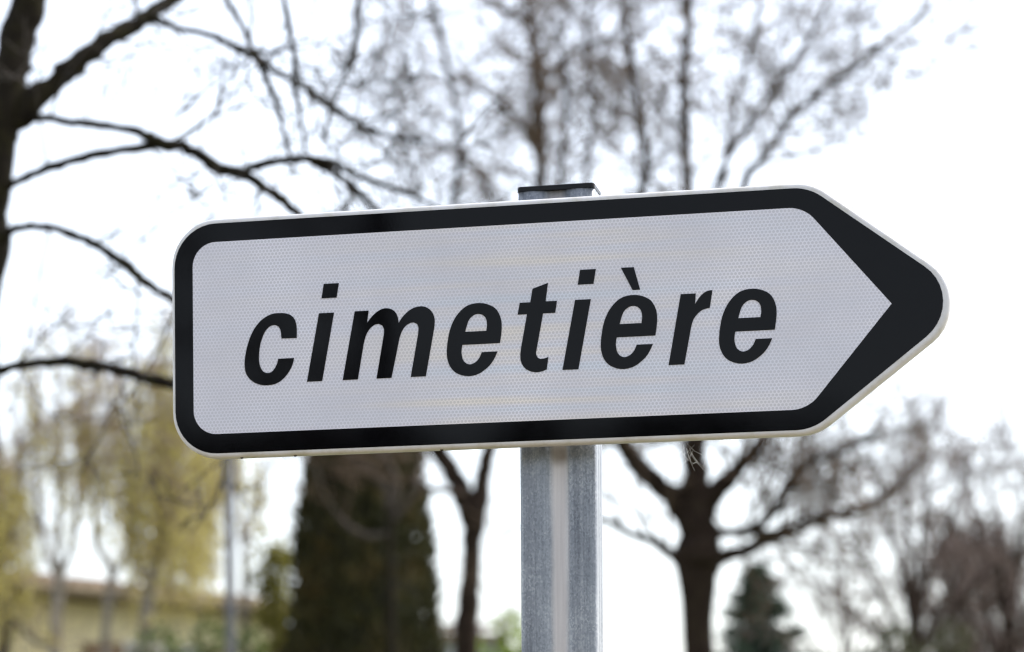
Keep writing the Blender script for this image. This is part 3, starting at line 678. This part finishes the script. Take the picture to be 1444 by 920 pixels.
far_prm = dict(up=0.03, wander=0.16, kids=[0, 5, 6], spread=0.6, ratio=0.62, minr=0.0062)
far_tree('purplish bare tree with dark trunk low in the right corner, twigs spreading wide', 1290, 24, 560, 872, 9, 150, 51, 8, far_prm, dens=2.7, L=0.85)
far_tree('bare tree filling the right edge of the frame with purplish twigs', 1424, 27, 570, 890, 9, 130, 53, 8, dict(far_prm, minr=0.007), dens=2.8, L=0.95)
far_tree('thin pale bare tree beside the small blue-green fir', 1190, 30, 690, 930, 5, 75, 57, 6, dict(far_prm, minr=0.006), dens=2.0, L=0.8, bark=M['bark_grey'])
far_tree('dense brown twiggy tree with pointed crown behind the right-hand trees', 1366, 34, 728, 985, 9, 62, 59, 11, dict(far_prm, minr=0.009, up=0.08), dens=4.0, L=0.75, twig=M['twig_purple'])
far_tree('low brown twiggy tree at the bottom right corner', 1440, 31, 745, 960, 8, 85, 61, 10, dict(far_prm, minr=0.008), dens=3.2, L=0.85)

# weeping trees in catkin at the left
def leaf_strand(leaves, stems, rs, p, length, n, size):
    P = [p.copy()]; d = Vector((rs.gauss(0, 0.25), rs.gauss(0, 0.25), -0.6)).normalized()
    k = 6
    for i in range(k):
        d = (d + Vector((rs.gauss(0, .1), rs.gauss(0, .1), -0.35))).normalized(); p = p + d * length / k; P.append(p.copy())
    stems.tube(P, [0.004] * len(P), 3, cap=False)
    for j in range(n):
        t = rs.random() * k; i = min(int(t), k - 1); q = P[i].lerp(P[i + 1], t - i)
        u = Vector((rs.gauss(0, .5), rs.gauss(0, .5), -1 + rs.gauss(0, .4))).normalized() * size * rs.uniform(.7, 1.4)
        w = u.cross(Vector((rs.gauss(0, 1), rs.gauss(0, 1), rs.gauss(0, 1))))
        w = w.normalized() * size * rs.uniform(.22, .4) if w.length > 1e-6 else Vector((size * .3, 0, 0))
        leaves.blade(q + Vector((rs.gauss(0, .03), rs.gauss(0, .03), 0)), u, w)

def weeping_tree(label, Y, trunk, limbs, strands, seed, nleaf, size, bark=M['bark_birch'], leaf=M['leaf_willow']):
    """strands: list of (x0, x1, y0, y1, count, length m): where strands begin, in pixels at distance Y"""
    rs = random.Random(seed)
    P, R = polyline(trunk, Y, 5); P, R = roughen(rs, P, R, 0.1)
    root = P[0].copy(); root.z = 0
    t = thing('weeping_tree', label, 'tree', root, 'weeping trees left of the cypress')
    a = Acc(); a.tube(P, R, 10); a.build('trunk', bark, t)
    top = P
    allp = []; lv, st = Acc(), Acc()
    veil_prm = dict(up=-0.06, wander=0.2, kids=[0, 4, 4], spread=0.6, ratio=0.6, minr=0.004)
    for pts in limbs:
        P, R = polyline(pts, Y, 4); P, R = roughen(rs, P, R, 0.15)
        a = Acc(); a.tube(P, R, 7); a.build('branch', bark, t); allp += P
        spawn(st, rs, P, R, 6, 0.8, 2, veil_prm, 0.15, 0.008)
    allp += top[len(top) // 2:]
    for x0, x1, y0, y1, cnt, ln in strands:
        for j in range(cnt):
            p = at(rs.uniform(x0, x1), rs.uniform(y0, y1), Y + rs.gauss(0, 0.5))
            c = min(allp, key=lambda q: (q - p).length_squared + 0.5 * max(0, q.z - p.z))
            if (c - p).length > 0.05:
                m_ = c.lerp(p, 0.5) + Vector((0, 0, 0.12 * (c - p).length)); st.tube([c, m_, p], [0.012, 0.008, 0.005], 3, cap=False)
            leaf_strand(lv, st, rs, p, ln * rs.uniform(0.6, 1.3), nleaf, size)
    st.build('twigs', M['twig_pink'], t, kind='stuff')
    lv.build('crown', leaf, t, smooth=False, kind='stuff')
    return t

weeping_tree('densest weeping tree, yellow-olive catkins in a full column left of the pole', 20,
    [(214, 1426, 20), (212, 1150, 13), (210, 920, 11), (208, 860, 10), (216, 800, 8), (224, 720, 7), (228, 620, 6), (232, 520, 4), (236, 440, 3)],
    [[(212, 830, 6), (190, 780, 5), (180, 720, 4), (184, 640, 3), (190, 560, 2)], [(218, 790, 6), (246, 740, 5), (268, 680, 4), (278, 600, 3), (272, 520, 2)], [(226, 660, 5), (250, 600, 4), (252, 520, 3), (244, 450, 2)], [(222, 740, 5, 20), (205, 680, 4, 19.5), (200, 600, 3, 19.2), (212, 520, 2, 19)]],
    [(182, 300, 500, 600, 80, 1.0), (190, 298, 590, 720, 110, 0.85), (205, 280, 440, 520, 22, 0.8), (188, 296, 700, 780, 36, 0.5)], 71, 32, 0.045)
weeping_tree('sparse weeping birch with pale trunk, second from the left edge', 21,
    [(74, 1413, 13), (76, 1150, 9), (78, 914, 8), (81, 853, 8), (85, 820, 9), (80, 795, 7)],
    [[(84, 815, 6), (66, 780, 4.5), (56, 720, 4), (48, 640, 3), (52, 540, 2.4), (48, 460, 2)], [(84, 810, 6), (102, 776, 4.5), (112, 700, 4), (118, 600, 3), (108, 500, 2.4), (96, 430, 2)], [(82, 800, 5), (84, 740, 4), (80, 650, 3), (82, 560, 2.4), (70, 480, 2)], [(60, 745, 4), (20, 700, 3), (-10, 640, 2), (-20, 560, 2)]],
    [(20, 130, 560, 680, 36, 0.7), (10, 120, 440, 560, 16, 0.6), (100, 175, 560, 660, 22, 0.6)], 73, 28, 0.042)
weeping_tree('slender crooked birch standing right before the brown roof end', 21.5,
    [(148, 1407, 11), (149, 1150, 7), (149, 914, 6.5), (152, 853, 6.5), (158, 811, 6.5), (150, 790, 5.5), (137, 772, 5), (134, 735, 4.6), (133, 700, 4), (128, 640, 3.4), (134, 560, 2.6), (140, 480, 2)],
    [[(156, 815, 5), (172, 790, 4), (182, 760, 3.4), (176, 700, 2.6), (170, 620, 2)], [(134, 720, 3.4), (150, 670, 2.8), (160, 600, 2.2), (156, 530, 2)], [(131, 660, 3), (112, 610, 2.4), (108, 540, 2)], [(152, 850, 4), (178, 830, 3.4), (196, 815, 2.6)]],
    [(120, 180, 560, 650, 22, 0.6), (140, 205, 640, 720, 16, 0.5), (120, 170, 470, 540, 8, 0.5)], 79, 26, 0.042)
weeping_tree('weeping tree cut by the left edge, dense olive catkins', 19,
    [(-8, 1440, 18), (-6, 1150, 13), (4, 920, 11), (6, 850, 10), (0, 780, 9), (-6, 700, 7), (-8, 600, 5)],
    [[(0, 780, 6), (22, 730, 5), (30, 670, 4), (26, 610, 3)], [(-4, 740, 6), (-30, 690, 4), (-44, 620, 3)], [(4, 860, 5), (24, 880, 4), (50, 905, 3), (80, 912, 2)]],
    [(-50, 36, 620, 690, 44, 0.8), (-50, 34, 680, 800, 50, 0.7)], 83, 40, 0.045, bark=M['bark_grey'])
weeping_tree('wispy yellowish weeping tree behind the slim grey pole', 23,
    [(352, 1390, 10), (350, 1150, 7), (346, 900, 5.5), (344, 780, 5), (340, 700, 4), (336, 600, 3), (338, 520, 2)],
    [[(344, 770, 3.4), (362, 720, 2.6), (372, 660, 2)], [(341, 710, 3.2), (322, 660, 2.4), (312, 620, 2)]],
    [(305, 372, 600, 650, 16, 0.6), (310, 384, 640, 690, 8, 0.5)], 89, 34, 0.05)

# dark cypress column
def cypress():
    Y = 22.0; rs = random.Random(5)
    prof = [(0.0, 0.45), (0.25, 0.62), (1.2, 0.74), (3.0, 0.67), (4.0, 0.58), (4.85, 0.49), (5.6, 0.36), (6.2, 0.2), (6.6, 0.03)]
    def hw(z):
        for (a, ra), (b_, rb) in zip(prof, prof[1:]):
            if a <= z <= b_: return ra + (rb - ra) * (z - a) / (b_ - a)
        return 0.02
    cx = lambda z: -1.45 + 0.034 * z
    root = Vector((cx(0), Y, 0))
    t = thing('cypress_tree', 'tall dark green columnar cypress between the sign\'s left half and the ground', 'tree', root)
    a = Acc(); a.tube([Vector((cx(z), Y, z)) for z in (0, 0.5, 2, 4, 6)], [0.12, 0.11, 0.09, 0.06, 0.02], 9); a.build('trunk', M['bark_brown'], t)
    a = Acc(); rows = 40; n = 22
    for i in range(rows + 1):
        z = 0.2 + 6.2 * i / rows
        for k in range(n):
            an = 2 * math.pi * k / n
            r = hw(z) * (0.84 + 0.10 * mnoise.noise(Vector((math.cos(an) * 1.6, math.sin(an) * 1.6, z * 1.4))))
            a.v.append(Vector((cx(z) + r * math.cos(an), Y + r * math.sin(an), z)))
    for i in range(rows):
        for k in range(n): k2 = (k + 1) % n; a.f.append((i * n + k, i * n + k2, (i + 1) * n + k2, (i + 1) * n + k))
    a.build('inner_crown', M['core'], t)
    a = Acc()
    for j in range(20000):
        z = 0.15 + 6.4 * rs.random() ** 1.1; an = rs.uniform(0, 2 * math.pi)
        lump = 0.98 + 0.12 * mnoise.noise(Vector((math.cos(an) * 1.5, math.sin(an) * 1.5, z * 1.3 + 7)))
        r = hw(z) * lump * rs.uniform(0.84, 1.09)
        out = Vector((math.cos(an), math.sin(an), 0))
        p = Vector((cx(z), Y, z)) + out * r
        u = (out * rs.uniform(0.15, 0.7) + Vector((rs.gauss(0, .3), rs.gauss(0, .3), 1))).normalized() * rs.uniform(0.07, 0.15)
        w = u.cross(Vector((rs.gauss(0, 1), rs.gauss(0, 1), rs.gauss(0, .5)))); w = w.normalized() * rs.uniform(0.014, 0.03)
        a.blade(p, u, w)
    a.build('crown', M['leaf_cypress'], t, smooth=False, kind='stuff')
cypress()

def fir():
    Y = 34.0; rs = random.Random(8)
    apex = at(1068, 797, Y); base_ = Vector((apex.x, Y, 0)); H = apex.z
    t = thing('fir_tree', 'small blue-green conical fir low beside the stout bare tree', 'tree', base_)
    a = Acc(); a.tube([base_, base_ + Vector((0, 0, H * 0.5)), apex], [0.12, 0.07, 0.012], 8); a.build('trunk', M['bark_brown'], t)
    lf, br = Acc(), Acc()
    z = 0.35
    while z < H - 0.05:
        f_ = 1 - z / H
        L = 0.06 + 2.1 * f_ ** 0.9 * rs.uniform(0.75, 1.15)
        m_ = 10
        for k in range(m_):
            an = 2 * math.pi * (k + rs.random() * 0.8) / m_
            d = Vector((math.cos(an), math.sin(an), rs.uniform(-0.1, 0.35))); Lk = L * rs.uniform(0.7, 1.15)
            p0 = base_ + Vector((0, 0, z)); p1 = p0 + d * Lk * 0.6; p2 = p0 + d * Lk + Vector((0, 0, -0.05 * Lk))
            br.tube([p0, p1, p2], [0.014, 0.009, 0.004], 3, cap=False)
            for j in range(int(30 + 75 * Lk)):
                q = p0.lerp(p2, rs.uniform(0.0, 1.0) ** 0.8) + Vector((rs.gauss(0, .03), rs.gauss(0, .03), rs.gauss(0, .03)))
                u = (d * 0.7 + Vector((rs.gauss(0, .6), rs.gauss(0, .6), rs.gauss(-0.1, .4)))).normalized() * rs.uniform(0.08, 0.17)
                w = u.cross(Vector((rs.gauss(0, 1), rs.gauss(0, 1), rs.gauss(0, 1)))).normalized() * rs.uniform(0.012, 0.024)
                lf.blade(q, u, w)
        z += 0.11 + 0.09 * f_
    br.build('branch', M['bark_brown'], t, kind='stuff'); lf.build('crown', M['leaf_fir'], t, smooth=False, kind='stuff')
fir()

def shrub(label, px, top_py, Y, rx, leaf, seed, n=2200, size=0.06, cone=False, group='shrubs'):
    rs = random.Random(seed); top = at(px, top_py, Y); H = top.z
    root = Vector((top.x, Y, 0)); t = thing('shrub', label, 'shrub', root, group)
    st = Acc()
    lobes = []
    for k in range(34 if cone else 22):
        h = (0.06 + 0.9 * k / 34 if cone else rs.uniform(0.12, 0.92)) * H; rr = rx * (1.02 - h / H if cone else 1.0) * rs.uniform(0.1, 0.8)
        an = rs.uniform(0, 2 * math.pi); c = root + Vector((math.cos(an) * rr, math.sin(an) * rr, h))
        lobes.append((c, rx * rs.uniform(0.2, 0.42) * (1.3 - h / H * 0.95 if cone else 1.0)))
        st.tube([root + Vector((rs.gauss(0, .04), rs.gauss(0, .04), 0)), root.lerp(c, 0.5) + Vector((rs.gauss(0, .1), rs.gauss(0, .1), 0.1)), c], [0.03, 0.02, 0.008], 5, cap=False)
    lobes.append((root + Vector((0, 0, H - rx * 0.28)), rx * 0.28)); st.tube([root, lobes[-1][0]], [0.03, 0.008], 5, cap=False)
    st.build('stem', M['twig_brown'], t)
    a = Acc()
    for j in range(n):
        c, r = rs.choice(lobes)
        d = Vector((rs.gauss(0, 1), rs.gauss(0, 1), rs.gauss(0, 1))).normalized()
        p = c + d * r * rs.uniform(0.45, 1.05)
        u = (d + Vector((rs.gauss(0, .6), rs.gauss(0, .6), rs.gauss(0, .6)))).normalized() * size * rs.uniform(.7, 1.4)
        w = u.cross(Vector((rs.gauss(0, 1), rs.gauss(0, 1), rs.gauss(0, 1)))).normalized() * size * rs.uniform(.3, .5)
        a.blade(p, u, w)
    a.build('crown', leaf, t, smooth=False, kind='stuff')
shrub('yellow-green pointed shrub touching the left side of the cypress', 386, 742, 23.0, 1.0, M['leaf_olive'], 3, 6500, 0.055, True)
shrub('bright green rounded bush between the slim tree and the post', 716, 862, 36, 0.75, M['leaf_bright'], 4, 2600, 0.09)
shrub('grey-green shrub at the foot of the dense weeping tree', 222, 882, 18.5, 0.7, M['leaf_green'], 6, 4000, 0.05)
shrub('deep green shrub in front of the slim grey pole', 296, 874, 19, 0.55, M['leaf_green'], 7, 4000, 0.05)
shrub('green shrub at the pale right end of the cream house', 352, 888, 19.5, 0.5, M['leaf_green'], 9, 3200, 0.05)
shrub('olive green shrub at the foot of the right-hand tree', 1262, 884, 21, 0.46, M['leaf_dull'], 10, 3600, 0.055)
shrub('olive green shrub low near the bottom right corner', 1345, 878, 22, 0.60, M['leaf_dull'], 12, 4400, 0.055)

# slim grey pole
pb = at(327, 1150, 17.5); pb.z = 0
t = thing('metal_pole', 'slim straight grey metal pole behind the sign\'s lower left corner', 'pole', pb)
a = Acc(); a.tube([pb, pb + Vector((0, 0, 1)), pb + Vector((0.0, 0, 3)), pb + Vector((0, 0, 4.7))], [0.046, 0.044, 0.037, 0.033], 16); a.build('shaft', M['pole'], t)
a = Acc(); a.tube([pb, pb + Vector((0, 0, 0.25)), pb + Vector((0, 0, 0.27))], [0.075, 0.075, 0.05], 16); a.build('base_sleeve', M['pole'], t)
a = Acc(); a.tube([pb + Vector((0, 0, 4.7)), pb + Vector((0, 0, 4.74)), pb + Vector((0, 0, 4.76))], [0.04, 0.04, 0.015], 16); a.build('pole_cap', M['pole'], t)

# ------------------------------------------------------------------ houses
def corrugated(p00, p10, p01, p11, waves, amp, rows=8):
    """roof slope from eave edge p00-p10 to ridge edge p01-p11, rolled tiles running up the slope and lapping in courses"""
    a = Acc(); cols = waves * 4
    nrm = (p10 - p00).cross(p01 - p00).normalized()
    if nrm.z < 0: nrm = -nrm
    lines = []
    for r in range(rows):
        for e in (0.0, 1.0): lines.append(((r + e) / rows, (1 - e) * 0.035))
    for v, lift in lines:
        l, r_ = p00.lerp(p01, v), p10.lerp(p11, v)
        for c in range(cols + 1):
            a.v.append(l.lerp(r_, c / cols) + nrm * (lift + amp * math.cos(2 * math.pi * c / 4)))
    for i in range(len(lines) - 1):
        for c in range(cols):
            q = i * (cols + 1) + c; a.f.append((q, q + 1, q + cols + 2, q + cols + 1))
    return a

def house(label, x0, x1, Y, depth, eave_z, ridge_z, wall, waves, windows, overhang=0.55, turn=0.0):
    root = Vector(((x0 + x1) / 2, Y + depth / 2, 0))
    t = thing('house', label, 'house', root)
    a = Acc(); a.box((x0, Y, 0), (x1, Y + depth, eave_z)); a.build('wall', wall, t, smooth=False)
    ov = overhang; e = eave_z - 0.12; yr = Y + depth / 2
    yr = Y + depth / 2
    F0, F1 = Vector((x0 - ov, Y - ov, e)), Vector((x1 + ov, Y - ov, e)); B0, B1 = Vector((x0 - ov, Y + depth + ov, e)), Vector((x1 + ov, Y + depth + ov, e))
    R0, R1 = Vector((x0 + depth * 0.45, yr, ridge_z)), Vector((x1 - depth * 0.45, yr, ridge_z))
    up = Vector((0, 0, 0.075))
    rf = corrugated(F0 + up, F1 + up, R0 + up, R1 + up, waves, 0.03)
    ro = rf.build('roof', M['roof'], t, smooth=True)
    a = Acc()
    for p, q, r_ in ((B1, B0, (R0, R1)), ):
        b_ = len(a.v); a.v += [p + up, q + up, r_[0] + up, r_[1] + up]; a.f.append((b_, b_ + 1, b_ + 2, b_ + 3))
    for p, q, r_ in ((F1, B1, R1), (B0, F0, R0)):
        b_ = len(a.v); a.v += [p + up, q + up, r_ + up]; a.f.append((b_, b_ + 1, b_ + 2))
    a.build('roof_slope', M['roof'], ro, smooth=False)
    a = Acc(); a.tube([R0 + up * 1.3, R1 + up * 1.3], [0.12, 0.12], 10); a.build('ridge_tile', M['roof'], ro)
    a = Acc(); a.box((x0 - ov, Y - ov, e - 0.02), (x1 + ov, Y + depth + ov, e + 0.09)); a.build('eaves', M['wood'], t, smooth=False)
    a = Acc(); g = [Vector((x0 - ov - .02, Y - ov - 0.07, e + 0.04)), Vector((x1 + ov + .02, Y - ov - 0.07, e + 0.04))]; a.tube(g, [0.065, 0.065], 10); a.build('gutter', M['wood'], t)
    for wx, wz, ww, wh in windows:
        a = Acc(); a.box((wx - ww / 2, Y - 0.02, wz), (wx + ww / 2, Y + 0.05, wz + wh)); wn_ = a.build('window', M['glass'], t, smooth=False)
        a = Acc()
        for lo, hi in (((-ww/2 - .06, wh), (ww/2 + .06, wh + .06)), ((-ww/2 - .06, -.06), (ww/2 + .06, 0)), ((-ww/2 - .06, 0.001), (-ww/2, wh - .001)), ((ww/2, 0.001), (ww/2 + .06, wh - .001)), ((-.03, 0.001), (.03, wh - .001))):
            a.box((wx + lo[0], Y - 0.045, wz + lo[1]), (wx + hi[0], Y - 0.022, wz + hi[1]))
        a.build('frame', M['frame'], wn_, origin=wn_.parent.location, smooth=False)
        for s in (-1, 1):
            a = Acc(); xs = wx + s * (ww / 2 + 0.08 + ww / 4); a.box((xs - ww / 4, Y - 0.05, wz - .02), (xs + ww / 4, Y - 0.006, wz + wh + .02))
            for k in range(9): zz = wz + wh * (k + .5) / 9; a.box((xs - ww / 4 + .05, Y - 0.062, zz - .03), (xs + ww / 4 - .05, Y - 0.051, zz + .03))
            a.build('shutter', M['shutter'], t, smooth=False)
    if turn:                                                          # turn about the right front corner
        piv = Vector((x1, Y, 0)); t.location = piv + Matrix.Rotation(turn, 3, 'Z') @ (t.location - piv); t.rotation_euler.z = turn
    return t
s26 = 26 / FPX
house('cream-walled house with low brown tiled roof behind the weeping trees', (-1250 - CX) * s26, (404 - CX) * s26, 26.0, 8.0, CAM_Z + (Y0 - 852) * s26, CAM_Z + (Y0 - 852) * s26 + 0.55, M['wall_cream'], 56,
      [((60 - CX) * s26, 1.4, 1.0, 1.5), ((118 - CX) * s26, 1.4, 1.0, 1.5), ((168 - CX) * s26, 1.1, 0.9, 2.2), ((320 - CX) * s26, 1.4, 0.9, 1.5)], 0.3, math.radians(50))
s60 = 60 / FPX
house('distant pale grey house with reddish roof low behind the slim tree', (604 - CX) * s60, (706 - CX) * s60, 60.0, 1.8 * 3, CAM_Z + (Y0 - 898) * s60, CAM_Z + (Y0 - 898) * s60 + 0.45, M['wall_grey'], 8,
      [((690 - CX) * s60, 3.2, 0.6, 1.0)], 0.25)

# ------------------------------------------------------------------ behind the viewer: mirrored in the glossy black of the sign
def mirrored(px, py, dist):
    o = Vector((0, 0, CAM_Z)); d = (at(px, py, 1.0) - o)
    k = (sign_c - o).dot(NN) / d.dot(NN); p = o + d * k
    r = d - 2 * d.dot(NN) * NN
    return p + r.normalized() * dist
rs = random.Random(99)
q = mirrored(548, 455, 9.0); root = Vector((q.x, q.y, 0))
t = thing('bare_tree', 'bare tree across the path, mirrored as a dark band in the letter m', 'tree', root, 'bare trees')
P = [root + Vector((rs.gauss(0, .03), rs.gauss(0, .03), z)) for z in (0, 1, 2, 3, 4, 5, 6)]
a = Acc(); a.tube(P, [0.15, 0.11, 0.095, 0.085, 0.075, 0.06, 0.03], 10); a.build('trunk', M['bark_brown'], t)
tw = Acc(); spawn(tw, rs, P, [0.05] * 7, 16, 1.6, 2, dict(mid_prm, minr=0.005), 0.45, 0.03); tw.build('twigs', M['twig_brown'], t, kind='stuff')
# hedge
h0, h1 = mirrored(250, 600, 12.0), mirrored(960, 600, 12.0)
dirh = (h1 - h0); dirh.z = 0; dl = dirh.length; dirh.normalize(); perp = Vector((-dirh.y, dirh.x, 0))
t = thing('hedge', 'brownish hedge across the path, mirrored along the sign\'s lower black border', 'hedge', Vector(((h0.x + h1.x) / 2, (h0.y + h1.y) / 2, 0)))
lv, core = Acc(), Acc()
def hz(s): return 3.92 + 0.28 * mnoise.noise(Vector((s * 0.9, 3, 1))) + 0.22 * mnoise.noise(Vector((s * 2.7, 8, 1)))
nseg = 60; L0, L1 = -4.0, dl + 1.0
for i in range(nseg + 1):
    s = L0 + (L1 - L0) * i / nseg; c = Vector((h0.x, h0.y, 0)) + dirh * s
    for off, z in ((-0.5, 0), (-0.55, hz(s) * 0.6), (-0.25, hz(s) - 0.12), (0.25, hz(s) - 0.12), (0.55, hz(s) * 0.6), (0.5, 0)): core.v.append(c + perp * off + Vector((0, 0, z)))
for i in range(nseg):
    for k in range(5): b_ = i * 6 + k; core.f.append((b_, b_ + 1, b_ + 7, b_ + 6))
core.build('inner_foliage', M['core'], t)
for j in range(9000):
    s = rs.uniform(L0, L1); z = hz(s) * rs.random() ** 0.5; off = rs.choice((-1, 1)) * rs.uniform(0.4, 0.7) if z < hz(s) - 0.25 else rs.uniform(-.5, .5)
    p = Vector((h0.x, h0.y, 0)) + dirh * s + perp * off + Vector((0, 0, z))
    u = Vector((rs.gauss(0, 1), rs.gauss(0, 1), rs.gauss(0.5, 1))).normalized() * rs.uniform(.05, .11); w = u.cross(Vector((rs.gauss(0, 1), rs.gauss(0, 1), rs.gauss(0, 1)))).normalized() * 0.03
    lv.blade(p, u, w)
lv.build('crown', M['leaf_hedge'], t, smooth=False, kind='stuff')
